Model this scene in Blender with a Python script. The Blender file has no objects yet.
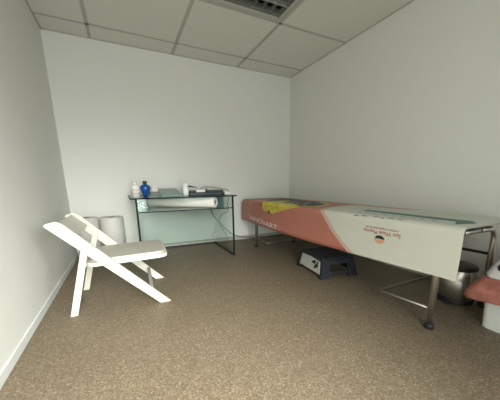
import bpy, bmesh, math, random
from mathutils import Vector, Matrix
random.seed(7)
PI = math.pi
S = bpy.context.scene
COL = S.collection
V = Vector

# ------------------------------------------------------------------ materials
def mat(name, col, rough=.5, metal=0., spec=.5, alpha=1., trans=0., bump=0., bscale=80., vary=0., vscale=6., emit=None):
    m = bpy.data.materials.new(name); m.use_nodes = True
    nt = m.node_tree; b = nt.nodes['Principled BSDF']
    b.inputs['Base Color'].default_value = (*col, 1); b.inputs['Roughness'].default_value = rough
    b.inputs['Metallic'].default_value = metal; b.inputs['Specular IOR Level'].default_value = spec
    b.inputs['Transmission Weight'].default_value = trans; b.inputs['Alpha'].default_value = alpha
    tc = nt.nodes.new('ShaderNodeTexCoord')
    if vary:
        n = nt.nodes.new('ShaderNodeTexNoise'); n.inputs['Scale'].default_value = vscale; n.inputs['Detail'].default_value = 4
        nt.links.new(tc.outputs['Object'], n.inputs['Vector'])
        r = nt.nodes.new('ShaderNodeValToRGB')
        r.color_ramp.elements[0].position = .3; r.color_ramp.elements[1].position = .7
        r.color_ramp.elements[0].color = (*[c * (1 - vary) for c in col], 1)
        r.color_ramp.elements[1].color = (*[min(1, c * (1 + vary)) for c in col], 1)
        nt.links.new(n.outputs['Fac'], r.inputs['Fac']); nt.links.new(r.outputs['Color'], b.inputs['Base Color'])
    if bump:
        n = nt.nodes.new('ShaderNodeTexNoise'); n.inputs['Scale'].default_value = bscale; n.inputs['Detail'].default_value = 3
        nt.links.new(tc.outputs['Object'], n.inputs['Vector'])
        bp = nt.nodes.new('ShaderNodeBump'); bp.inputs['Strength'].default_value = bump; bp.inputs['Distance'].default_value = .004
        nt.links.new(n.outputs['Fac'], bp.inputs['Height']); nt.links.new(bp.outputs['Normal'], b.inputs['Normal'])
    return m

def floor_mat():
    m = bpy.data.materials.new('speckled_vinyl'); m.use_nodes = True; nt = m.node_tree; b = nt.nodes['Principled BSDF']
    tc = nt.nodes.new('ShaderNodeTexCoord')
    def ramp(fac, stops):
        r = nt.nodes.new('ShaderNodeValToRGB'); cr = r.color_ramp
        while len(cr.elements) < len(stops): cr.elements.new(.5)
        for e, (p, c) in zip(cr.elements, stops): e.position = p; e.color = (*c, 1)
        nt.links.new(fac, r.inputs['Fac']); return r.outputs['Color']
    v = nt.nodes.new('ShaderNodeTexVoronoi'); v.inputs['Scale'].default_value = 165
    nz = nt.nodes.new('ShaderNodeTexNoise'); nz.inputs['Scale'].default_value = 140; nz.inputs['Detail'].default_value = 5
    big = nt.nodes.new('ShaderNodeTexNoise'); big.inputs['Scale'].default_value = 2.2
    for n in (v, nz, big): nt.links.new(tc.outputs['Object'], n.inputs['Vector'])
    sep = nt.nodes.new('ShaderNodeSeparateColor'); nt.links.new(v.outputs['Color'], sep.inputs['Color'])
    c1 = ramp(sep.outputs[0], [(0, (0.078, 0.056, 0.032)), (.30, (0.133, 0.101, 0.062)), (.68, (0.189, 0.147, 0.097)), (.88, (0.280, 0.229, 0.160)), (1, (0.406, 0.340, 0.249))])
    c2 = ramp(nz.outputs['Fac'], [(.3, (0.103, 0.078, 0.047)), (.7, (0.242, 0.191, 0.133))])
    mx = nt.nodes.new('ShaderNodeMix'); mx.data_type = 'RGBA'; mx.inputs[0].default_value = .45
    nt.links.new(c1, mx.inputs[6]); nt.links.new(c2, mx.inputs[7])
    c3 = ramp(big.outputs['Fac'], [(.3, (.93, .92, .90)), (.7, (1, 1, 1))])
    m2 = nt.nodes.new('ShaderNodeMix'); m2.data_type = 'RGBA'; m2.blend_type = 'MULTIPLY'; m2.inputs[0].default_value = 1
    nt.links.new(mx.outputs[2], m2.inputs[6]); nt.links.new(c3, m2.inputs[7])
    nt.links.new(m2.outputs[2], b.inputs['Base Color'])
    b.inputs['Roughness'].default_value = .55; b.inputs['Specular IOR Level'].default_value = .35
    bp = nt.nodes.new('ShaderNodeBump'); bp.inputs['Strength'].default_value = .25; bp.inputs['Distance'].default_value = .002
    nt.links.new(nz.outputs['Fac'], bp.inputs['Height']); nt.links.new(bp.outputs['Normal'], b.inputs['Normal'])
    return m

def glass_mat(name, col, mixf, rough=.02):
    # thin pane: tinted see-through body with a mirror-like gloss that follows the viewing angle
    m = bpy.data.materials.new(name); m.use_nodes = True; nt = m.node_tree
    for n in list(nt.nodes): nt.nodes.remove(n)
    out = nt.nodes.new('ShaderNodeOutputMaterial'); tr = nt.nodes.new('ShaderNodeBsdfTransparent'); tr.inputs[0].default_value = (*col, 1)
    gl = nt.nodes.new('ShaderNodeBsdfGlossy'); gl.inputs['Roughness'].default_value = rough; gl.inputs['Color'].default_value = (.9, .95, .93, 1)
    df = nt.nodes.new('ShaderNodeBsdfDiffuse'); df.inputs[0].default_value = (.55, .72, .68, 1)
    lw = nt.nodes.new('ShaderNodeLayerWeight'); lw.inputs[0].default_value = .5
    pw = nt.nodes.new('ShaderNodeMath'); pw.operation = 'POWER'; pw.inputs[1].default_value = 5
    fr = nt.nodes.new('ShaderNodeMath'); fr.operation = 'MULTIPLY_ADD'; fr.inputs[1].default_value = .9; fr.inputs[2].default_value = .035
    nt.links.new(lw.outputs['Facing'], pw.inputs[0]); nt.links.new(pw.outputs[0], fr.inputs[0])
    a = nt.nodes.new('ShaderNodeMixShader'); a.inputs[0].default_value = mixf
    b = nt.nodes.new('ShaderNodeMixShader')
    nt.links.new(tr.outputs[0], a.inputs[1]); nt.links.new(df.outputs[0], a.inputs[2])
    nt.links.new(fr.outputs[0], b.inputs[0]); nt.links.new(a.outputs[0], b.inputs[1]); nt.links.new(gl.outputs[0], b.inputs[2])
    nt.links.new(b.outputs[0], out.inputs[0]); return m

WALL = mat('wall_paint', (.735, .74, .69), .7, spec=.3, bump=.08, bscale=140)
CEIL = mat('ceiling_tile', (.72, .715, .64), .9, spec=.1, bump=.25, bscale=220, vary=.025, vscale=40)
GRID = mat('ceiling_grid', (.45, .445, .39), .6)
FLOOR = floor_mat()
BASEW = mat('white_baseboard', (.68, .70, .67), .5)
BASEG = mat('grey_baseboard', (.42, .41, .36), .5)
CREAM = mat('cream_plastic', (.60, .585, .49), .5, spec=.25)
CREAMP = mat('cream_backrest', (.53, .52, .455), .5)
VINYL = mat('grey_seat_vinyl', (.44, .42, .365), .5, bump=.1, bscale=200)
GREY = mat('grey_plastic', (.36, .35, .33), .5)
CHROME = mat('chrome', (.66, .64, .58), .33, metal=1)
BRACE = mat('dark_chrome', (.30, .28, .24), .4, metal=1)  # darker and rougher than the leg chrome
FRAMEC = mat('lamp_frame', (.46, .455, .40), .6)
STEEL = mat('brushed_steel', (.62, .60, .54), .36, metal=1)
BLACK = mat('black_rubber', (.012, .012, .012), .6)
DARK = mat('dark_edge', (.004, .009, .009), .6, spec=.2)
STOOL = mat('charcoal_plastic', (.014, .017, .023), .45)
STOOLT = mat('black_tread', (.008, .010, .013), .55)
LABEL = mat('silver_label', (.42, .42, .38), .45, vary=.12, vscale=60)
PINK = mat('pink_print', (.44, .160, .115), .42, vary=.05, vscale=5)
PALEP = mat('pale_pink_print', (.55, .37, .31), .42)
WPRINT = mat('white_print', (.56, .565, .485), .40)
TEALP = mat('teal_print', (.05, .13, .115), .5)
PTEAL = mat('pale_teal_print', (.48, .66, .62), .45)
YELLOW = mat('yellow_print', (.56, .46, .06), .45, vary=.28, vscale=16)
NAVY = mat('navy_print', (.03, .04, .06), .5, vary=.3, vscale=30)
BROWN = mat('dark_brown_print', (.09, .055, .04), .5)
REDTXT = mat('brick_red_print', (.32, .09, .06), .5)
WTXT = mat('pinkish_white_print', (.74, .62, .58), .5)
ORANGE = mat('tan_print', (.60, .33, .18), .5)
PAPER = mat('paper_roll', (.80, .79, .72), .8, bump=.1, bscale=60)
PAPERG = mat('wrapped_paper_roll', (.62, .61, .56), .6, vary=.04, vscale=10)
CARD = mat('cardboard_core', (.16, .14, .12), .8)
MATT = mat('grey_upholstery', (.16, .16, .14), .6)
BLUE = mat('blue_plastic', (.01, .075, .30), .2)
WPLAS = mat('white_plastic', (.78, .78, .74), .4)
BINP = mat('white_bin_plastic', (.66, .68, .64), .45)
OPENING = mat('dark_inside', (.02, .02, .02), .8)
DEVICE = mat('charcoal_device', (.045, .055, .062), .4)
GREENB = mat('dark_green_box', (.022, .085, .072), .35)
REFLG = mat('sea_green_reflection', (.17, .27, .245), .3)  # tone of the reflection painted onto the desk top wedge
PALEB = mat('pale_pink_box', (.72, .60, .58), .6)
BAG = mat('pink_bag_film', (.40, .15, .115), .4, vary=.3, vscale=18, bump=.6, bscale=25)
CABLE = mat('black_cable', (.02, .02, .02), .5)
CABLEG = mat('grey_cable', (.18, .18, .17), .5)
LOUVER = mat('louver_aluminium', (.34, .34, .30), .5, metal=.5)
HOUSING = mat('lamp_housing', (.05, .05, .045), .7)
TUBE = mat('unlit_tube', (.55, .55, .52), .4)
YELLOWO = mat('yellowed_plastic', (.50, .42, .20), .5)
FRAMEW = mat('added_window_frame', (.75, .75, .72), .4)
DOORM = mat('door_paint', (.60, .59, .54), .5)
GLASS = glass_mat('green_glass', (.93, .97, .955), .0)
GLASST = glass_mat('green_glass_top', (.70, .84, .80), .06, .03)
GLASSB = glass_mat('frosted_green_glass', (.845, .885, .868), .02, .15)
CLEAR = glass_mat('clear_pane', (.96, .98, .97), .0)

# ------------------------------------------------------------------ mesh helpers
class MB:
    def __init__(s): s.bm = bmesh.new(); s.mi = 0
    def _f(s, vs):
        try: f = s.bm.faces.new(vs); f.material_index = s.mi; return f
        except ValueError: return None
    def box(s, a, b, bev=0.):
        x0, y0, z0 = a; x1, y1, z1 = b
        return s.prism([(x0, y0), (x1, y0), (x1, y1), (x0, y1)], lambda p, h: V((p[0], p[1], h)), z0, z1, bev)
    def prism(s, poly, fn, h0, h1, bev=0.):
        A = [s.bm.verts.new(fn(p, h0)) for p in poly]; B = [s.bm.verts.new(fn(p, h1)) for p in poly]
        n = len(poly); fs = [s._f(A[::-1]), s._f(B)]
        for i in range(n): fs.append(s._f([A[i], A[(i + 1) % n], B[(i + 1) % n], B[i]]))
        fs = [f for f in fs if f]
        if bev:
            es = list({e for f in fs for e in f.edges})
            r = bmesh.ops.bevel(s.bm, geom=es, offset=bev, segments=2, profile=.5, affect='EDGES')
            for f in r['faces']: f.material_index = s.mi
        return fs
    def tube(s, pts, r, n=12, caps=True):
        pts = [V(p) for p in pts]; rings = []
        up = None
        for i, p in enumerate(pts):
            d = (pts[min(i + 1, len(pts) - 1)] - pts[max(i - 1, 0)]).normalized()
            if up is None: up = d.orthogonal().normalized()
            up = (up - d * up.dot(d)).normalized(); w = d.cross(up)
            rr = r[i] if isinstance(r, (list, tuple)) else r
            rings.append([s.bm.verts.new(p + (up * math.cos(2 * PI * k / n) + w * math.sin(2 * PI * k / n)) * rr) for k in range(n)])
        for a, b in zip(rings, rings[1:]):
            for k in range(n):
                f = s._f([a[k], a[(k + 1) % n], b[(k + 1) % n], b[k]])
                if f: f.smooth = True
        if caps: s._f(rings[0][::-1]); s._f(rings[-1])
    def lathe(s, prof, c=(0, 0, 0), axis='Z', n=28):
        c = V(c); rings = []
        for r, h in prof:
            ring = []
            for k in range(n):
                a = 2 * PI * k / n; x, y = r * math.cos(a), r * math.sin(a)
                ring.append(s.bm.verts.new(c + (V((x, y, h)) if axis == 'Z' else V((h, x, y)))))
            rings.append(ring)
        for a, b in zip(rings, rings[1:]):
            for k in range(n):
                f = s._f([a[k], a[(k + 1) % n], b[(k + 1) % n], b[k]])
                if f: f.smooth = True
        if prof[0][0] > 1e-6: s._f(rings[0][::-1])
        if prof[-1][0] > 1e-6: s._f(rings[-1])
    def build(s, name, m, parent=None, loc=None):
        bmesh.ops.remove_doubles(s.bm, verts=s.bm.verts, dist=1e-6)
        bmesh.ops.recalc_face_normals(s.bm, faces=s.bm.faces)
        me = bpy.data.meshes.new(name); s.bm.to_mesh(me); s.bm.free()
        for x in (m if isinstance(m, (list, tuple)) else [m]): me.materials.append(x)
        o = bpy.data.objects.new(name, me); COL.objects.link(o)
        if parent:
            o.parent = parent
        if loc: o.location = loc
        return o
def recentre(o, base):
    base = V(base); o.data.transform(Matrix.Translation(-base)); o.location = base; return o
def tag(o, label, cat, group=None):
    o['label'] = label; o['category'] = cat
    if group: o['group'] = group
    return o
def empty(name, loc, label, cat, rz=0, group=None):
    o = bpy.data.objects.new(name, None); COL.objects.link(o); o.location = loc; o.rotation_euler = (0, 0, rz)
    o.empty_display_size = .05
    return tag(o, label, cat, group)
def struct(o): o['kind'] = 'structure'; return o
def smooth_path(pts, k=6):
    P = [V(p) for p in pts]; P = [P[0] * 2 - P[1]] + P + [P[-1] * 2 - P[-2]]; out = []
    for i in range(1, len(P) - 2):
        a, b, c, d = P[i - 1:i + 3]
        for j in range(k):
            t = j / k
            out.append(.5 * ((2 * b) + (c - a) * t + (2 * a - 5 * b + 4 * c - d) * t * t + (3 * b - a - 3 * c + d) * t ** 3))
    out.append(P[-2]); return out
def fillet(pts, r, n=6):
    P = [V(p) for p in pts]; out = [P[0]]
    for i in range(1, len(P) - 1):
        a = (P[i - 1] - P[i]); b = (P[i + 1] - P[i]); q = min(r, a.length * .45, b.length * .45)
        A = P[i] + a.normalized() * q; B = P[i] + b.normalized() * q
        for j in range(n + 1):
            t = j / n; out.append(A * (1 - t) ** 2 + P[i] * 2 * t * (1 - t) + B * t * t)
    out.append(P[-1]); return out

# ------------------------------------------------------------------ the room
W, H, YF = 3.003, 2.40, -5.15
TX = [.4276, 1.2807, 2.1339]; TY = [-.304, -1.157, -2.010, -2.863, -3.716, -4.57]
m = MB(); m.box((-.12, YF - .12, -.1), (W + .12, .12, 0)); struct(m.build('floor', FLOOR))
m = MB(); m.box((-.12, YF, 0), (0, 0, H)); struct(m.build('wall_left', WALL))
m = MB(); m.box((-.12, 0, 0), (W + .12, .12, H)); struct(m.build('wall_back', WALL))
m = MB(); m.box((W, YF, 0), (W + .12, 0, H)); struct(m.build('wall_right', WALL))
# front wall (behind the viewer) with its door opening and a window added to carry light
DX0, DX1, DZ1 = .10, 1.20, 2.15; WX0, WX1, WZ0, WZ1 = 1.30, 2.70, .50, 2.12
m = MB()
for a, b in (((-.12, 0), (DX0, H)), ((DX0, DZ1), (DX1, H)), ((DX1, 0), (WX0, H)), ((WX0, 0), (WX1, WZ0)), ((WX0, WZ1), (WX1, H)), ((WX1, 0), (W + .12, H))): m.box((a[0], YF - .12, a[1]), (b[0], YF, b[1]))
struct(m.build('wall_front', WALL))
m = MB()
for a, b in (((DX0, .005), (DX1, .09)), ((DX0, DZ1 - .07), (DX1, DZ1)), ((DX0, .09), (DX0 + .06, DZ1 - .07)), ((DX1 - .06, .09), (DX1, DZ1 - .07))): m.box((a[0], YF - .08, a[1]), (b[0], YF - .03, b[1]))
d = struct(m.build('door_1', DOORM))
m = MB(); m.box((DX0 + .06, YF - .058, .09), (DX1 - .06, YF - .052, DZ1 - .07)); m.build('pane', CLEAR, d)
m = MB(); m.box((WX0 + .05, YF - .058, WZ0 + .05), (WX1 - .05, YF - .052, WZ1 - .05)); w = struct(m.build('added_window_1', CLEAR))  # unseen window, added as the source for a fill light
m = MB()
for a, b in (((WX0, WZ0), (WX1, WZ0 + .05)), ((WX0, WZ1 - .05), (WX1, WZ1)), ((WX0, WZ0 + .05), (WX0 + .05, WZ1 - .05)), ((WX1 - .05, WZ0 + .05), (WX1, WZ1 - .05))): m.box((a[0], YF - .08, a[1]), (b[0], YF - .03, b[1]))
m.build('added_window_frame', FRAMEW, w)
m = MB(); m.tube([(1.16, YF - .03, 1.0), (1.16, YF + .02, 1.0), (1.06, YF + .02, 1.0)], .009); m.build('door_handle', CHROME, d)
# ceiling : tiles laid in a darker T-bar grid, an opening where the lamp is let in
m = MB(); xs = [0] + TX + [W]; ys = [0] + TY + [YF]
for i in range(len(xs) - 1):
    for j in range(len(ys) - 1):
        if i == 2 and j == 2: continue
        m.box((xs[i] + .006, ys[j + 1] + .006, H + .004), (xs[i + 1] - .006, ys[j] - .006, H + .02))
m.box((-.12, YF - .12, H + .16), (W + .12, .12, H + .2))
m.mi = 1
for x in TX: m.box((x - .016, YF, H), (x + .016, 0, H + .012))
for y in TY: m.box((0, y - .014, H), (W, y + .014, H + .012))
m.box((0, YF, H - .001), (.016, 0, H + .012)); m.box((W - .016, YF, H - .001), (W, 0, H + .012))
m.box((0, -.016, H - .001), (W, 0, H + .012)); m.box((0, YF, H - .001), (W, YF + .016, H + .012))
struct(m.build('ceiling', [CEIL, GRID]))
m = MB(); m.box((0, YF, 0), (.008, -.012, .055), .003); struct(m.build('baseboard_left', BASEW))
m = MB(); m.box((0, -.012, 0), (W, 0, .06), .003); struct(m.build('baseboard_back', BASEG))
m = MB(); m.box((W - .012, YF, 0), (W, -.012, .06), .003); struct(m.build('baseboard_right', BASEG))

# recessed louvred lamp, switched off
L = empty('ceiling_light', (1.7073, -1.5835, H), 'unlit square louvred fluorescent lamp recessed in the tiled ceiling', 'ceiling light')
q = .405
m = MB()
for a, b in (((-q, -q, 0.0), (q, -q + .035, .014)), ((-q, q - .035, 0.0), (q, q, .014)), ((-q, -q + .035, 0.0), (-q + .035, q - .035, .014)), ((q - .035, -q + .035, 0.0), (q, q - .035, .014))): m.box(a, b)
m.build('frame', FRAMEC, L)
m = MB(); m.box((-q, -q, .13), (q, q, .14)); m.box((-q, -q, .014), (-q + .01, q, .13)); m.box((q - .01, -q, .014), (q, q, .13)); m.box((-q, -q, .014), (q, -q + .01, .13)); m.box((-q, q - .01, .014), (q, q, .13))
m.build('housing', HOUSING, L)
for k in range(4):
    y = -.27 + .18 * k
    m = MB(); m.tube([(-.36, y, .09), (.36, y, .09)], .013); m.build('tube', TUBE, L)
m = MB()
for k in range(5):
    y = -.36 + .18 * k
    m.prism([(-.030, .012), (-.022, .012), (-.004, .07), (.004, .07), (.022, .012), (.030, .012), (.006, .075), (-.006, .075)], lambda p, h, y=y: V((h, y + p[0], p[1])), -.37, .37)
for k in range(9):
    x = -.36 + .09 * k
    m.box((x - .001, -.37, .014), (x + .001, .37, .055))
m.build('louver', LOUVER, L)

# ------------------------------------------------------------------ glass desk
X0, X1, Y0, Y1, ZT = .675, 1.695, -.83, -.035, .722
D = empty('glass_desk', (1.185, -.43, 0), 'green glass desk with black edges, standing against the back wall', 'desk')
def dp(mb, name, m_, lab=None):
    o = mb.build(name, m_, D); o.data.transform(Matrix.Translation(-D.location))
    if lab: o['label'] = lab
    return o
m = MB(); TXA, TXB = X0 - .05, X1 + .055
pl = []
for cx, cy, a0 in ((TXB - .04, Y1 - .04, 0), (TXA + .04, Y1 - .04, 90), (TXA + .04, Y0 + .025, 180), (TXB - .04, Y0 + .025, 270)):
    for j in range(5): a = math.radians(a0 + j * 22.5); pl.append((cx + .04 * math.cos(a), cy + .04 * math.sin(a)))
m.prism(pl, lambda p, h: V((p[0], p[1], h)), ZT - .010, ZT)
top = dp(m, 'tabletop', GLASST)
m = MB()
for i in range(len(pl)):
    a, b = V((*pl[i], ZT - .005)), V((*pl[(i + 1) % len(pl)], ZT - .005))
    m.tube([a, b], .0065, 8)
dp(m, 'edge_trim', DARK)
for x in (X0, X1):
    m = MB(); m.box((x - .005, Y0, .02), (x + .005, Y1, ZT - .011)); sp = dp(m, 'side_panel', GLASS)
    m = MB(); m.box((x - .0095, Y0 - .008, .02), (x + .0095, Y0 + .002, ZT - .011)); e = m.build('panel_edge', DARK, sp); e.data.transform(Matrix.Translation(-D.location))
    m = MB(); m.box((x - .012, Y0 - .01, 0), (x + .012, Y1, .022)); dp(m, 'floor_bar', BLACK)
m = MB(); m.box((X0 + .006, Y1 - .008, .04), (X1 - .006, Y1, ZT - .012)); dp(m, 'back_panel', GLASSB)
m = MB(); m.box((X0 + .013, Y1 - .02, 0), (X1 - .013, Y1, .022)); o = dp(m, 'floor_bar', BLACK)
m = MB(); m.box((X0 + .006, Y0 + .01, .575), (X1 - .006, Y1 - .01, .583)); sh = dp(m, 'shelf', GLASS)
m = MB(); m.box((X0 + .006, Y0 + .003, .573), (X1 - .006, Y0 + .01, .583)); e = m.build('shelf_edge', DARK, sh); e.data.transform(Matrix.Translation(-D.location))
for z in (.12, .56):
    m = MB(); m.box((X1 - .05, Y1 - .035, z), (X1 - .007, Y1 - .009, z + .02), .003); dp(m, 'bracket', STEEL)

# things on the shelf
a, b = V((.86, -.20, .6465)), V((1.515, -.752, .6465))
def roll(name, mcore, a, b, r, rc, label, group=None, mm=PAPER):
    a, b = V(a), V(b); L_ = (b - a).length
    root = empty(name, a, label, 'paper roll', group=group)
    root.rotation_euler = (b - a).to_track_quat('X', 'Z').to_euler()
    mb = MB(); mb.lathe([(rc, .0), (rc + .004, 0), (r - .004, 0), (r, .004), (r, L_ - .004), (r - .004, L_), (rc, L_), (rc, L_ - .001), (rc, 0)], axis='X', n=36); mb.build('paper', mm, root)
    mb = MB(); mb.lathe([(rc - .004, .002), (rc - .0005, .002), (rc - .0005, L_ - .002), (rc - .004, L_ - .002), (rc - .004, .002)], axis='X', n=24); mb.build('core', mcore, root)
    return root
roll('paper_roll', CARD, a, b, .062, .022, 'long white paper roll lying on the shelf of the glass desk')
m = MB(); m.box((1.48, -.54, .584), (1.682, -.20, .698), .004); recentre(tag(m.build('storage_box', GREENB), 'dark green box on the desk shelf behind the right end of the paper roll', 'box'), (1.59, -.37, .584))

# things on the desk top
def bottle_pump():
    r = empty('pump_bottle', (.695, -.47, ZT + .001), 'white pump dispenser bottle on the left corner of the glass desk', 'bottle')
    m = MB(); m.lathe([(.040, 0), (.044, .004), (.044, .095), (.038, .115), (.020, .128), (.016, .132), (.016, .138)]); m.build('body', WPLAS, r)
    m = MB(); m.lathe([(.020, .136), (.020, .152), (.012, .156), (.007, .158), (.007, .175)]); m.build('collar', WPLAS, r)
    m = MB(); m.lathe([(.012, .172), (.016, .178), (.016, .190), (.010, .194)]); m.tube([(0, 0, .184), (-.025, .01, .186), (-.042, .016, .178)], .006); m.build('pump_head', WPLAS, r)
    m = MB(); m.lathe([(.0447, .022), (.0447, .085)]); o = m.build('paper_label', PALEB, r)
bottle_pump()
def bottle_blue():
    r = empty('spray_bottle', (.80, -.40, ZT + .001), 'squat blue bottle with a dark cap on the glass desk', 'bottle')
    m = MB(); m.lathe([(.030, 0), (.036, .006), (.042, .04), (.058, .085), (.056, .108), (.038, .126), (.022, .132), (.017, .134), (.017, .142)]); m.build('body', BLUE, r)
    m = MB(); m.lathe([(.024, .140), (.024, .165), (.020, .170)]); m.build('cap', mat('dark_olive_cap', (.05, .05, .03), .5), r)
bottle_blue()
r = empty('tissue_pack', (.905, -.34, ZT + .001), 'small pale pink pack beside the blue bottle on the desk', 'pack')
m = MB(); m.box((-.035, -.03, 0), (.035, .03, .095), .008); m.build('pack_body', PALEB, r)
m = MB(); m.box((-.02, -.012, .096), (.02, .012, .11), .004); m.build('pack_flap', WPLAS, r)
r = empty('reflection_wedge', (1.03, -.42, ZT + .001), 'added sea green binder lying flat on the glass desk', 'reflection', rz=0)  # wedge added and coloured as a reflection in the glass top
m = MB(); m.prism([(-.22, 0), (.20, 0), (.20, .078), (.185, .081), (-.22, .012)], lambda p, h: V((h, p[0], p[1])), -.09, .14, .002); m.build('cover', REFLG, r)
m = MB(); m.prism([(-.215, .003), (.19, .003), (.19, .066), (-.215, .007)], lambda p, h: V((h, p[0], p[1])), .1395, .1425); m.build('pale_side', WPLAS, r)
r = empty('reflection_slab', (.905, -.55, ZT + .001), 'added dark green notebook lying left of the binder on the desk', 'reflection_slab')  # second added wedge, coloured as the darker part of that reflection
m = MB(); m.prism([(-.12, 0), (.10, 0), (.10, .05), (-.12, .008)], lambda p, h: V((h, p[0], p[1])), -.10, .030, .002); m.build('cover', mat('dark_green_reflection', (.07, .13, .115), .25), r)
r = empty('cream_bottle', (1.228, -.52, ZT + .001), 'tall white bottle with a rounded top, in the middle of the desk', 'bottle')
m = MB(); m.lathe([(.031, 0), (.036, .004), (.036, .085), (.033, .10)]); m.build('body', WPLAS, r)
m = MB(); m.lathe([(.034, .099), (.033, .11), (.027, .132), (.018, .142), (.006, .146), (.0, .146)]); m.build('cap', WPLAS, r)
r = empty('charging_device', (1.48, -.45, ZT + .001), 'flat charcoal treatment device lying on the right of the glass desk', 'device')
m = MB(); m.box((-.215, -.13, 0), (.215, .10, .032), .006); m.build('base', DEVICE, r)
m = MB(); m.box((-.005, -.11, .033), (.205, .06, .058), .008); m.build('raised_lid', DEVICE, r)
m = MB(); m.box((-.205, -.11, .033), (-.135, .02, .055), .008); m.build('dark_pad', DEVICE, r)
r2 = empty('white_handpiece', (1.405, -.45, ZT + .0345), 'white handpiece resting on the charcoal device on the desk', 'handpiece')
m = MB(); m.box((-.055, -.09, 0), (.055, .02, .028), .008); m.build('body', WPLAS, r2)
m = MB(); m.tube([(.05, -.05, .03), (.10, .0, .038)], .008); m.build('handle', GREY, r2)
r = empty('hand_mirror', (1.31, -.27, ZT + .001), 'small black handle standing up behind the tall white bottle', 'mirror')
m = MB(); m.lathe([(.03, 0), (.03, .006), (.008, .010), (.006, .05), (.006, .10)]); m.build('stand', BLACK, r)
m = MB(); m.prism([(-.055, .094), (.01, .092), (.115, .082), (.115, .088), (.02, .112), (-.055, .116)], lambda p, h: V((p[0], h, p[1])), -.02, .02, .002); m.build('head', BLACK, r)
r = empty('power_adapter', (1.742, -.60, ZT + .001), 'small white adapter at the right edge of the glass desk', 'adapter')
r.location = (1.712, -.60, ZT + .001)
m = MB(); m.box((-.035, -.03, 0), (.03, .03, .035), .01); m.build('body', WPLAS, r)
m = MB(); m.tube([(-.035, 0, .016), (-.055, .005, .014)], .007); m.build('plug', BLACK, r)
# cables
m = MB(); m.tube(smooth_path([(1.44, -.375, .795), (1.50, -.33, .815), (1.60, -.36, .81), (1.68, -.45, .792), (1.76, -.50, .775), (1.79, -.45, .70), (1.81, -.33, .58), (1.84, -.22, .47), (1.80, -.14, .43), (1.76, -.10, .36), (1.79, -.08, .24), (1.86, -.08, .12), (1.90, -.06, .012), (2.0, -.045, .006)]), .0045, 6)
recentre(tag(m.build('power_cable', CABLEG), 'thin grey cable looping off the right end of the desk to the floor', 'cable'), (1.9, -.06, 0))
m = MB(); m.tube(smooth_path([(1.66, -.02, .50), (1.70, -.018, .40), (1.80, -.018, .28), (1.90, -.018, .17), (1.96, -.018, .115), (2.04, -.02, .075), (2.20, -.022, .03), (2.5, -.022, .012), (2.9, -.022, .008)]), .0055, 6)
recentre(tag(m.build('wall_cable', CABLE), 'black cable hanging behind the desk and running along the back wall', 'cable'), (2.2, -.02, 0))

# ------------------------------------------------------------------ standing paper rolls
for i, (x, y, r_, h, lab) in enumerate(((.415, -.19, .122, .485, 'fat grey-white paper roll standing in the corner, next to the desk'), (.165, -.17, .115, .49, 'fat grey-white paper roll standing in the corner, touching the left wall'))):
    r = empty('standing_paper_roll', (x, y, 0), lab, 'paper roll', group='paper rolls standing in the corner')
    m = MB(); m.lathe([(.026, .002), (r_ - .006, 0), (r_, .006), (r_, h - .008), (r_ - .008, h), (.026, h), (.026, .002)], n=40); m.build('paper', PAPERG, r)
    m = MB(); m.lathe([(.020, .004), (.0258, .004), (.0258, h + .002), (.020, h + .002), (.020, .004)]); m.build('core', CARD, r)

# ------------------------------------------------------------------ folding chair
C = empty('folding_chair', (.492, -1.505, 0), 'white folding chair with a grey padded seat beside the left wall', 'chair', rz=math.radians(-2.2))
def railp(t):                                      # centre line of the slanted side rail in its plane
    return V((-.345 + .660 * t, 0, .628 - .628 * t))
RL = V((.660, 0, -.628)); RL.normalize(); RN = V((RL.z, 0, -RL.x))
for s in (-1, 1):
    y0 = s * .292; y1 = s * .267
    m = MB()
    pr = [(-.352, .632), (-.300, .645), (-.268, .630), (.326, .0), (.252, .0), (-.362, .618)]
    m.prism([p for p in pr], lambda p, h: V((p[0], h, p[1])), min(y0, y1), max(y0, y1), .004)
    m.build('side_rail', CREAM, C)
    m = MB(); ya, yb = sorted((s * .263, s * .241))
    m.prism([(-.313, 0), (-.270, 0), (-.150, .468), (-.192, .468)], lambda p, h: V((p[0], h, p[1])), ya, yb, .004); m.build('rear_leg', CREAM, C)
    for px, pz in ((-.170, .452), (.005, .315)):
        m = MB(); m.tube([(px, y0 - s * .003, pz), (px, y0 + s * .002, pz), (px, y0 + s * .004, pz)], [.009, .009, .005], 14); m.build('bolt', STEEL, C)
m = MB()                                            # curved backrest panel between the rails
n = 12
u0, u1 = V((-.318, 0, .626)), V((-.222, 0, .536)); nn = V((u1 - u0).z and (-(u1 - u0).z, 0, (u1 - u0).x)).normalized()
rows = []
for i in range(n + 1):
    y = -.266 + .532 * i / n; sag = -.018 * (1 - (2 * i / n - 1) ** 2)
    rows.append([m.bm.verts.new(u0 + nn * (sag - .008) + V((0, y, 0))), m.bm.verts.new(u1 + nn * (sag - .008) + V((0, y, 0))), m.bm.verts.new(u1 + nn * (sag + .008) + V((0, y, 0))), m.bm.verts.new(u0 + nn * (sag + .008) + V((0, y, 0)))])
for a, b in zip(rows, rows[1:]):
    for k in range(4): m._f([a[k], a[(k + 1) % 4], b[(k + 1) % 4], b[k]])
m._f(rows[0]); m._f(rows[-1][::-1]); m.build('backrest', CREAMP, C)
def rrect(x0, x1, y0, y1, r, n=5):
    out = []
    for cx, cy, a0 in ((x1 - r, y1 - r, 0), (x0 + r, y1 - r, 90), (x0 + r, y0 + r, 180), (x1 - r, y0 + r, 270)):
        for j in range(n + 1): a = math.radians(a0 + 90 * j / n); out.append((cx + r * math.cos(a), cy + r * math.sin(a)))
    return out
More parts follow.
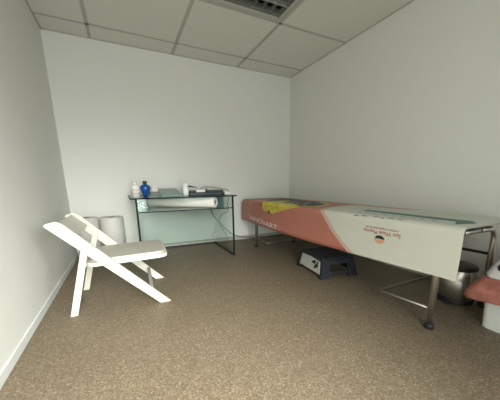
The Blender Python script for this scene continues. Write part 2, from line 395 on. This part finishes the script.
m = MB(); m.prism(rrect(-.185, .335, -.238, .238, .05), lambda p, h: V((p[0], p[1], h + (p[0] + .2) * .03)), .318, .346, .004); m.build('seat', CREAM, C)
m = MB(); m.prism(rrect(-.165, .318, -.222, .222, .045), lambda p, h: V((p[0], p[1], h + (p[0] + .2) * .03)), .3465, .364, .006); o = m.build('seat_pad', VINYL, C); o['label'] = 'grey vinyl seat pad'
m = MB(); m.box((.19, -.266, .085), (.215, .266, .125), .003); o = m.build('stretcher', GREY, C); o['label'] = 'grey front stretcher'
m = MB(); m.tube([(-.195, -.240, .328), (-.195, .240, .328)], .010, 10); m.build('stretcher', CREAM, C)

# ------------------------------------------------------------------ massage bed
XB, XR, ZC, RF = 2.086, 2.76, .632, .03
YN, YE = -3.078, -.27
Bd = empty('massage_bed', (2.42, -1.68, 0), 'long massage bed on chrome tube legs along the right wall', 'bed')
def bp(mb, name, m_, par=None):
    o = mb.build(name, m_, par or Bd)
    o.data.transform(Matrix.Translation(-Bd.location)); return o
m = MB(); m.box((XB + .03, YN + .05, .608), (XR - .02, YE - .03, .628), .006); bp(m, 'mattress', MATT)
m = MB(); m.box((XB + .05, YN + .13, .585), (XR - .05, YE - .08, .6075)); bp(m, 'frame', BLACK)
for yl, d in ((-2.95, 1), (-.56, -1)):
    for x in (2.128, 2.735):
        sx = 1 if x < 2.4 else -1
        m = MB(); m.tube(fillet([(x, yl, .012), (x, yl, .565), (x + sx * .20, yl, .565)], .09, 8), .019, 14); leg = bp(m, 'leg', CHROME)
        m = MB(); m.lathe([(.020, 0), (.025, .003), (.025, .03), (.021, .034)], c=(x, yl, 0)); bp(m, 'rubber_foot', BLACK, leg)
    m = MB(); yb = yl + d * .365 if d > 0 else yl - .33
    m.tube(fillet([(2.128, yl + d * .015, .125), (2.118, yb, .115), (2.74, yb, .115), (2.735, yl + d * .015, .125)], .035, 6), .010, 10); bp(m, 'brace', BRACE)
    m = MB(); m.tube([(2.34, yl, .565), (2.52, yl, .565)], .018, 12); bp(m, 'cross_tube', CHROME)
m = MB(); m.box((2.728, -2.945, .375), (2.742, -.57, .393)); bp(m, 'side_rail', BLACK)

# printed cover laid over the bed : (a, t) -> a = distance across, measured from where the top starts to fold, t = distance from the back wall
def zbot(y):                                        # the hem hangs a little unevenly
    t = (-y) / 3.08
    return .352 - .115 * t * (1 - t) + .004 * math.sin(9 * t)
def wav(y): return .004 * math.sin(2.1 * y + .6) + .002 * math.sin(7.3 * y)
def cover(a, t, off=0.):
    y = -t
    if a <= 0: return V((XB + RF - a, y, ZC + off))
    L_ = RF * PI / 2
    if a < L_:
        th = a / RF
        return V((XB + RF - (RF + off) * math.sin(th) + wav(y) * th / (PI / 2) * 0, y, ZC - RF + (RF + off) * math.cos(th)))
    dz = a - L_; k = min(1, dz / .25)
    return V((XB - off - .010 * k * k + wav(y) * k, y, ZC - RF - dz))
CV = empty('bed_cover', (2.42, -1.68, .632), 'pink and white printed vinyl cover draped over the massage bed', 'bed cover')
def cvp(mb, name, m_, lab=None, par=None):
    o = mb.build(name, m_, par or CV)
    o.data.transform(Matrix.Translation(-CV.location))
    if lab: o['label'] = lab
    return o
m = MB()
RC = .07                                           # rounded far corner
def section(yorg, nx, ny, cx, cy, base_y):         # profile leaving the top, along outward normal
    pts = []
    L_ = RF * PI / 2
    return pts
ts = [(-YN) - (-YN + YE + RC) * i / 80 for i in range(81)]   # from near end to start of the corner
cols = []
AT = [-.0] + [RF * PI / 2 * j / 5 for j in range(1, 6)]
def colm(f, hang):
    L_ = RF * PI / 2; c = []
    for j in range(6): c.append(f(L_ * j / 5))
    for j in range(1, 9): c.append(f(L_ + hang * j / 8))
    return c
for t in ts:
    cols.append([cover(a, t) for a in [RF * PI / 2 * j / 5 for j in range(6)] + [RF * PI / 2 + (ZC - RF - zbot(-t)) * j / 8 for j in range(1, 9)]])
c0 = V((XB + RC, YE - RC, 0))
def corner_col(ang, org, hang):
    n_ = V((math.cos(ang), math.sin(ang), 0)); c = []
    for j in range(6): th = PI / 2 * j / 5; c.append(org + n_ * (RC - RF + RF * math.sin(th)) + V((0, 0, ZC - RF + RF * math.cos(th))))
    for j in range(1, 9): c.append(org + n_ * (RC + .006 * (j / 8) ** 2) + V((0, 0, ZC - RF - hang * j / 8)))
    return c
for j in range(1, 9): cols.append(corner_col(PI - (PI / 2) * j / 8, c0, ZC - RF - .352 + .02 * math.sin(PI * j / 8)))
for x in [XB + RC + (XR - XB - RC) * k / 10 for k in range(1, 11)]: cols.append(corner_col(PI / 2, V((x, YE - RC, 0)), .16))
vc = [[m.bm.verts.new(p) for p in c] for c in cols]
for A, B in zip(vc, vc[1:]):
    for k in range(len(A) - 1):
        f = m._f([A[k], A[k + 1], B[k + 1], B[k]]); f.smooth = True
# top surface in strips from the fold line to the far long edge
inner = [c[0] for c in vc]
nS = len(ts)
edge = [v for v in inner]
right = []
for v in edge[:nS + 8]:
    right.append(m.bm.verts.new(V((XR, v.co.y, ZC))))
for i in range(nS + 7):
    m._f([edge[i], edge[i + 1], right[i + 1], right[i]])
m._f([edge[nS + 7], *[e for e in edge[nS + 8:]], right[nS + 7]])
cov = cvp(m, 'cover_sheet', [PINK, WPRINT])
sm = cov.modifiers.new('thickness', 'SOLIDIFY'); sm.thickness = .0025; sm.offset = -1; sm.material_offset = 0; sm.material_offset_rim = 1
def printed(polys, name, m_, off, lab=None, par=None, cell=.05):
    """flat (a,t) polygons cut into small cells and wrapped over the cover"""
    mb = MB(); bm = mb.bm
    for poly in polys:
        vs = [bm.verts.new((p[0], p[1], 0)) for p in poly]; mb._f(vs)
    slice_map(mb, off, cell)
    return cvp(mb, name, m_, lab, par)
def slice_map(mb, off, cell=.05):
    bm = mb.bm
    amin = min(v.co.x for v in bm.verts); amax = max(v.co.x for v in bm.verts); tmin = min(v.co.y for v in bm.verts); tmax = max(v.co.y for v in bm.verts)
    cuts = [RF * PI / 2 * j / 5 for j in range(6)] + [RF * PI / 2 + cell * k for k in range(1, 10)] + [-.1, -.2, -.3, -.4, -.5]
    for a in cuts:
        if amin < a < amax: bmesh.ops.bisect_plane(bm, geom=bm.verts[:] + bm.edges[:] + bm.faces[:], plane_co=(a, 0, 0), plane_no=(1, 0, 0))
    t = math.ceil(tmin / cell) * cell
    while t < tmax:
        bmesh.ops.bisect_plane(bm, geom=bm.verts[:] + bm.edges[:] + bm.faces[:], plane_co=(0, t, 0), plane_no=(0, 1, 0)); t += cell
    bmesh.ops.triangulate(bm, faces=bm.faces[:])
    for v in bm.verts: v.co = cover(v.co.x, v.co.y, off)
def rounded(pts, r=.03, n=5):
    P = [V((p[0], p[1], 0)) for p in pts]; out = []
    N = len(P)
    for i in range(N):
        a = P[i - 1] - P[i]; b = P[(i + 1) % N] - P[i]; q = min(r, a.length * .45, b.length * .45)
        A = P[i] + a.normalized() * q; B = P[i] + b.normalized() * q
        for j in range(n + 1):
            t = j / n; w_ = A * (1 - t) ** 2 + P[i] * 2 * t * (1 - t) + B * t * t; out.append((w_.x, w_.y))
    return out
TN = -YN + .0008
HB = lambda t: RF * PI / 2 + ZC - RF - zbot(-t) + .0008
AR = -(XR - XB - RF) + .002
def hem(t0, t1, n=14): return [(HB(t0 + (t1 - t0) * i / n), t0 + (t1 - t0) * i / n) for i in range(n + 1)]
lead = [(-.555, 2.02), (-.56, 1.78), (-.40, 1.75), (-.20, 1.79), (-.06, 1.87), (.02, 1.93), (.07, 1.985), (.171, 2.085), (.252, 2.197)]
printed([[(AR, TN), (AR, 2.37), (-.58, 2.34)] + [(p[0], p[1] - .00) for p in lead] + hem(2.30, TN)], 'pale_border', PALEP, .0016, 'pale pink border of the white print')
lead2 = [(p[0] + (.012 if p[0] < -.3 else 0), p[1] + (.055 if p[0] > -.3 else .035)) for p in lead]
printed([[(AR, TN), (AR, 2.43), (-.57, 2.40)] + lead2 + hem(2.365, TN)], 'white_print', WPRINT, .0026, 'large white printed area')
# teal band with its hook
printed([[(-.275, 2.19), (-.185, 2.21), (-.170, 2.93), (-.06, 2.985), (-.19, 3.03), (-.275, 2.97)]], 'teal_band', TEALP, .0036, 'dark teal printed band')
printed([[(-.183, 2.25), (-.140, 2.26), (-.125, 2.92), (-.03, 2.985), (-.058, 2.986), (-.168, 2.932)]], 'pale_teal_line', PTEAL, .0036, 'pale teal line along the teal band')
rng = random.Random(3)
dashes = []
for a0, ta, tb in ((-.105, 2.26, 2.86), (.020, 2.33, 2.70)):
    t = ta
    while t < tb:
        l = rng.uniform(.018, .055); a = a0 + (t - ta) * -.03 + rng.uniform(-.004, .004); h = .016 if a0 < 0 else .006
        dashes.append([(a, t), (a, t + l), (a + h, t + l), (a + h, t)]); t += l + rng.uniform(.012, .05)
for dd in dashes: printed([dd], 'print_mark', NAVY, .0038)
def text_print(body, size, m_, name, a0, t0, flip, off, lab, sa=1., shear=0.):
    cu = bpy.data.curves.new('lettering', 'FONT'); cu.body = body; cu.size = size; cu.offset = size * .012
    o = bpy.data.objects.new('lettering', cu); me = bpy.data.meshes.new_from_object(o)
    mb = MB(); mb.bm.from_mesh(me)
    for v in mb.bm.verts:
        x, y = v.co.x, v.co.y * sa
        if flip: v.co = V((a0 + y + shear * x, t0 - x, 0))    # reads from the wall side: upside down from the room
        else: v.co = V((a0 - y + shear * x, t0 + x, 0))
    bpy.data.objects.remove(o); bpy.data.curves.remove(cu); bpy.data.meshes.remove(me)
    slice_map(mb, off, .06)
    return cvp(mb, name, m_, lab)
text_print('Sun Wave Pharma', .040, REDTXT, 'lettering', .106, 2.735, True, .0036, 'upside-down red lettering Sun Wave Pharma', 1.0)
text_print('premium supplements for life', .022, REDTXT, 'lettering', .085, 2.715, True, .0036, 'small upside-down red tagline', .9)
text_print('INNOVART', .150, WTXT, 'lettering', .272, .45, False, .0026, 'white capital lettering on the pink side', .52, .05)
# round emblem
def disc(ca, ct, ra, rt, a0=0., a1=2 * PI, n=20): return [(ca + ra * math.sin(a0 + (a1 - a0) * i / n), ct + rt * math.cos(a0 + (a1 - a0) * i / n)) for i in range(n + (0 if a1 - a0 > 6.2 else 1))]
printed([disc(.165, 2.580, .030, .042)], 'emblem', ORANGE, .0034, 'round tan and black emblem')
printed([disc(.161, 2.580, .024, .038, PI, 2 * PI)], 'emblem_cap', BLACK, .0040)
printed([[(.163, 2.548), (.167, 2.575), (.163, 2.600), (.168, 2.615), (.164, 2.615), (.159, 2.58)]], 'emblem_line', WPRINT, .0046)
# yellow and navy splash near the far end
yel = [(-.17, .80), (.0, .79), (.05, .80), (.091, .843), (.110, .86), (.128, .91), (.120, .96), (.140, 1.01), (.130, 1.06), (.138, 1.10), (.115, 1.16), (.108, 1.22), (.085, 1.30), (.060, 1.40), (.040, 1.50), (.015, 1.62), (-.08, 1.72), (-.22, 1.72), (-.38, 1.62), (-.49, 1.40), (-.50, 1.10), (-.40, .90)]
printed([rounded(yel, .03)], 'yellow_print', YELLOW, .0022, 'yellow printed splash')
printed([rounded([(-.13, 1.05), (-.10, 1.18), (-.16, 1.25), (-.08, 1.33), (-.13, 1.40), (-.02, 1.48), (-.0, 1.60), (-.12, 1.66), (-.30, 1.62), (-.40, 1.45), (-.50, 1.20), (-.50, .80), (-.36, .80), (-.28, 1.00)], .04)], 'navy_print', NAVY, .0034, 'mottled navy printed patch')
for dd in (disc(-.22, 1.12, .03, .03), disc(-.20, 1.27, .03, .03), disc(-.17, 1.43, .035, .025), disc(-.30, 1.05, .035, .025), disc(-.09, 1.55, .03, .02), disc(-.30, 1.3, .04, .03)): printed([dd], 'yellow_spot', YELLOW, .0044)
printed([[(-.47, .42), (-.13, .62), (-.10, .78), (-.20, .79), (-.36, .79), (-.60, .70), (-.60, .40)]], 'brown_print', BROWN, .0030, 'dark brown printed corner')
for dd in ([(.022, .80), (.060, .80), (.064, .83), (.020, .83)], [(.105, .985), (.145, .985), (.150, 1.02), (.11, 1.03)]): printed([dd], 'brown_spot', BROWN, .0040)
printed([[(.0, .50), (.002, .52), (.235, .425), (.235, .41)]], 'fold_line', PALEP, .0026)

# ------------------------------------------------------------------ step stool under the bed
ST = empty('step_stool', (2.305, -1.785, 0), 'charcoal folding step stool with a silver label, under the bed', 'step stool', rz=math.radians(-8))
hx, hy, hz = .165, .205, .185
def stp(a, b, z): k = z / hz; f = 1 + .20 * (1 - k); return V((a * hx * f, b * hy * f, z))
m = MB(); m.prism(rrect(-hx, hx, -hy, hy, .025), lambda p, h: V((p[0], p[1], h)), hz - .022, hz, .004); tp = m.build('step_top', STOOLT, ST)
m = MB()
for i in range(9):
    for j in range(12):
        x = -hx + .026 + i * (2 * hx - .052) / 8; y = -hy + .026 + j * (2 * hy - .052) / 11
        m.box((x - .010, y - .011, hz), (x + .010, y + .011, hz + .0035))
m.build('tread_studs', STOOL, tp)
def panel_ring(mb, outer, inner, to3, th):
    n_ = len(outer); O = [[mb.bm.verts.new(to3(p, h)) for p in outer] for h in (0, th)]; I = [[mb.bm.verts.new(to3(p, h)) for p in inner] for h in (0, th)]
    for k in range(n_):
        k2 = (k + 1) % n_
        for h in (0, 1): mb._f([O[h][k], O[h][k2], I[h][k2], I[h][k]])
        mb._f([O[0][k], O[0][k2], O[1][k2], O[1][k]]); mb._f([I[0][k], I[0][k2], I[1][k2], I[1][k]])
for s in (-1, 1):                                   # end panels : slot above, arch between two feet below
    m = MB()
    def to3(p, h, s=s):
        k = p[1] / hz; f = 1 + .20 * (1 - k)
        return V((p[0] * f, s * (hy * f - h), p[1]))
    m.prism([(-hx, 0), (-hx + .075, 0), (-hx + .10, .05), (-hx + .08, .05), (-hx + .08, .125), (-hx, .175)], to3, 0, .02)
    m.prism([(hx, 0), (hx - .075, 0), (hx - .10, .05), (hx - .08, .05), (hx - .08, .125), (hx, .175)], to3, 0, .02)
    m.prism([(-hx, .125), (hx, .125), (hx, hz - .023), (-hx, hz - .023)], to3, .001, .019)
    m.prism([(-.09, .035), (.09, .035), (.09, .062), (-.09, .062)], to3, .001, .019)
    m.build('leg_panel', STOOL, ST)
for s in (-1, 1):
    m = MB()
    def to3b(p, h, s=s):
        k = p[1] / hz; f = 1 + .20 * (1 - k)
        return V((s * (hx * f - h), p[0] * f, p[1]))
    m.prism([(-hy, 0), (-hy + .05, 0), (-hy + .07, .035), (hy - .07, .035), (hy - .05, 0), (hy, 0), (hy, hz - .023), (-hy, hz - .023)], to3b, .004, .018)
    sp = m.build('side_panel', STOOL, ST)
    if s < 0:
        m = MB(); m.prism([(-hy + .03, .04), (hy - .045, .04), (hy - .045, .150), (0, .160), (-hy + .035, .150)], to3b, .0035, -.001); lb = m.build('product_label', LABEL, sp); lb['label'] = 'silver product label'
        m = MB()
        for cy, cz, rr in ((-.125, .105, .022), (-.085, .128, .020), (-.100, .085, .016), (-.055, .120, .014), (-.14, .135, .012)):
            m.prism([(cy + rr * math.cos(i * PI / 5), cz + rr * .9 * math.sin(i * PI / 5)) for i in range(10)], to3b, -.0015, -.003 - rr * .02)
        m.build('label_picture', BLACK, lb)

# ------------------------------------------------------------------ pedal bin
PB = empty('pedal_bin', (2.70, -2.79, 0), 'brushed steel round pedal bin under the near end of the bed', 'bin', rz=0)
R_ = .108
m = MB(); m.lathe([(R_ + .004, 0), (R_ + .006, .004), (R_ + .006, .028), (R_, .032)], n=40); m.build('base_ring', BLACK, PB)
m = MB(); m.lathe([(R_ - .003, .030), (R_, .032), (R_, .245), (R_ - .003, .247)], n=48); m.build('body', STEEL, PB)
m = MB(); m.lathe([(R_ + .003, .247), (R_ + .004, .252), (R_ + .004, .262), (R_ - .01, .270)], n=40); m.build('rim', BLACK, PB)
m = MB(); m.lathe([(R_ - .002, .266), (R_ - .006, .276), (R_ * .6, .288), (0, .291)], n=40); m.build('lid', mat('smoked_lid', (.03, .025, .02), .35), PB)
m = MB(); m.box((-.14, -.045, .006), (-.095, .010, .020), .004); m.build('pedal', BLACK, PB)
m = MB(); m.box((-.135, -.02, .262), (-.10, .025, .282), .004); o = m.build('lid_catch', YELLOWO, PB); o['label'] = 'yellowish catch at the lid'

# ------------------------------------------------------------------ white swing-lid bin with a pink bag
WB = empty('waste_bin', (2.585, -3.27, 0), 'white plastic swing-lid waste bin at the near end of the bed', 'bin', rz=math.radians(-3))
def wb3(p, h, a0=.165, b0=.20):
    f = .94 + .06 * h / .34
    return V((p[0] * f, p[1] * f, h))
m = MB(); m.prism(rrect(-.17, .17, -.20, .20, .035), wb3, 0, .315, .004); m.build('body', BINP, WB)
m = MB(); m.prism(rrect(-.178, .178, -.208, .208, .04), lambda p, h: V((p[0], p[1], h)), .317, .345, .005)
A_, B_ = rrect(-.176, .176, -.206, .206, .045), rrect(-.125, .125, -.155, .155, .045)
va = [m.bm.verts.new((p[0], p[1], .345)) for p in A_]; vb = [m.bm.verts.new((p[0], p[1], .485)) for p in B_]; vt = [m.bm.verts.new((p[0] * .85, p[1] * .88, .502)) for p in B_]
for a_, b_ in ((va, vb), (vb, vt)):
    for k in range(len(a_)): f = m._f([a_[k], a_[(k + 1) % len(a_)], b_[(k + 1) % len(a_)], b_[k]]); f.smooth = True
m._f(vt)
m.build('lid', BINP, WB)
def slope(p, h): return V((-.176 + .051 * p[1] - .94 * h, p[0] * (1 - .25 * p[1]), .345 + .140 * p[1] + .34 * h))
m = MB(); m.prism([(-.15, .16), (.15, .16), (.165, .3), (.15, .82), (.12, .9), (-.12, .9), (-.15, .82), (-.165, .3)], slope, -.002, .003); m.build('dark_opening_plate', OPENING, WB)  # dark plate painted as the shaded inside behind the lid opening
# the bag : a crumpled skirt of film over the bin's rim, with a gathered corner sticking out
BG = empty('plastic_bag', (2.585, -3.27, .32), 'pink plastic bag hanging out over the rim of the white bin', 'bag', rz=math.radians(-3))
m = MB(); rg = random.Random(5)
NR, NC = 9, 60; ringv = []
base = rrect(-.181, .181, -.211, .211, .045, 14); NC = len(base)
import functools
def nz(i, j): return math.sin(i * 1.7 + j * .9) * .5 + math.sin(i * .63 - j * 1.3) * .5
for j in range(NR):
    k = j / (NR - 1); ring = []
    for i, p in enumerate(base):
        pv = V((p[0], p[1], 0)); d = pv.normalized()
        ang = math.atan2(p[1], p[0])                # corner pointing to the far left side sticks out
        da = abs((ang - math.radians(128) + PI) % (2 * PI) - PI); tip = max(0, 1 - da / .75)
        drop = (.120 + .014 * math.sin(ang * 3)) * k + .02 * tip * k
        out = .004 + k * (.010 + .008 * abs(nz(i, j))) + tip ** 1.1 * math.sin(k * PI * .60) * .072
        ring.append(m.bm.verts.new(pv + d * out + V((0, 0, -drop + .0 + .004 * nz(i, j) * k))))
    ringv.append(ring)
for A, B in zip(ringv, ringv[1:]):
    for k in range(NC):
        f = m._f([A[k], A[(k + 1) % NC], B[(k + 1) % NC], B[k]]); f.smooth = True
bo = m.build('bag_film', BAG, BG)
sm = bo.modifiers.new('thickness', 'SOLIDIFY'); sm.thickness = .0012

# ------------------------------------------------------------------ light
wd = bpy.data.worlds.new('sky'); S.world = wd; wd.use_nodes = True
wd.node_tree.nodes['Background'].inputs[0].default_value = (.80, .90, 1, 1); wd.node_tree.nodes['Background'].inputs[1].default_value = 1.0
K_ = 1.0
def daylight(name, loc, aim, sx, sy, e, c=(1, .985, .95), spread=165):
    la = bpy.data.lights.new(name, 'AREA'); la.shape = 'RECTANGLE'; la.size = sx; la.size_y = sy; la.energy = e; la.color = c; la.spread = math.radians(spread)
    lo = bpy.data.objects.new(name, la); COL.objects.link(lo); lo.location = loc; lo.rotation_euler = V(aim).to_track_quat('-Z', 'Z').to_euler()
DXM = (DX0 + DX1) / 2
daylight('door_sky_beam', (.65, YF + .01, 1.2), (0, 1, -.6), 1.0, 1.85, 38, (1, 1, .95), 60)
daylight('door_sky_glow', (.65, YF + .01, 1.2), (0, 1, -.4), 1.0, 1.85, 27, (1, 1, .95), 165)
daylight('door_ground_bounce', (.65, YF + .01, .62), (0, 1, -.05), 1.0, 1.0, 15, (.96, 1, 1.0), 110)
daylight('added_window_light', (2.0, YF + .01, 1.3), (-.7, 1, -.45), 1.4, 1.6, 12, (.97, 1, 1.0), 60)  # fill light added at the unseen window, aimed towards the left wall

# ------------------------------------------------------------------ camera
cam = bpy.data.cameras.new('camera'); co = bpy.data.objects.new('camera', cam); COL.objects.link(co)
yaw, pitch, roll_ = .4729, -.2219, -.0081
cy_, sy_, cp_, sp_ = math.cos(yaw), math.sin(yaw), math.cos(pitch), math.sin(pitch)
f_ = V((sy_ * cp_, cy_ * cp_, sp_)); r__ = V((cy_, -sy_, 0)); u_ = r__.cross(f_)
r2_ = r__ * math.cos(roll_) + u_ * math.sin(roll_); u2_ = -r__ * math.sin(roll_) + u_ * math.cos(roll_)
M = Matrix((r2_, u2_, -f_)).transposed().to_4x4(); M.translation = V((.5734, -3.8007, .8706)); co.matrix_world = M
cam.sensor_fit = 'HORIZONTAL'; cam.sensor_width = 36; cam.lens = 267.85 / 500 * 36; cam.shift_x = -13.31 / 500; cam.shift_y = 42.46 / 500; cam.clip_start = .02
S.camera = co
S.view_settings.view_transform = 'Standard'; S.view_settings.look = 'None'; S.view_settings.gamma = 1; S.view_settings.use_curve_mapping = False
S.view_settings.exposure = 0.0
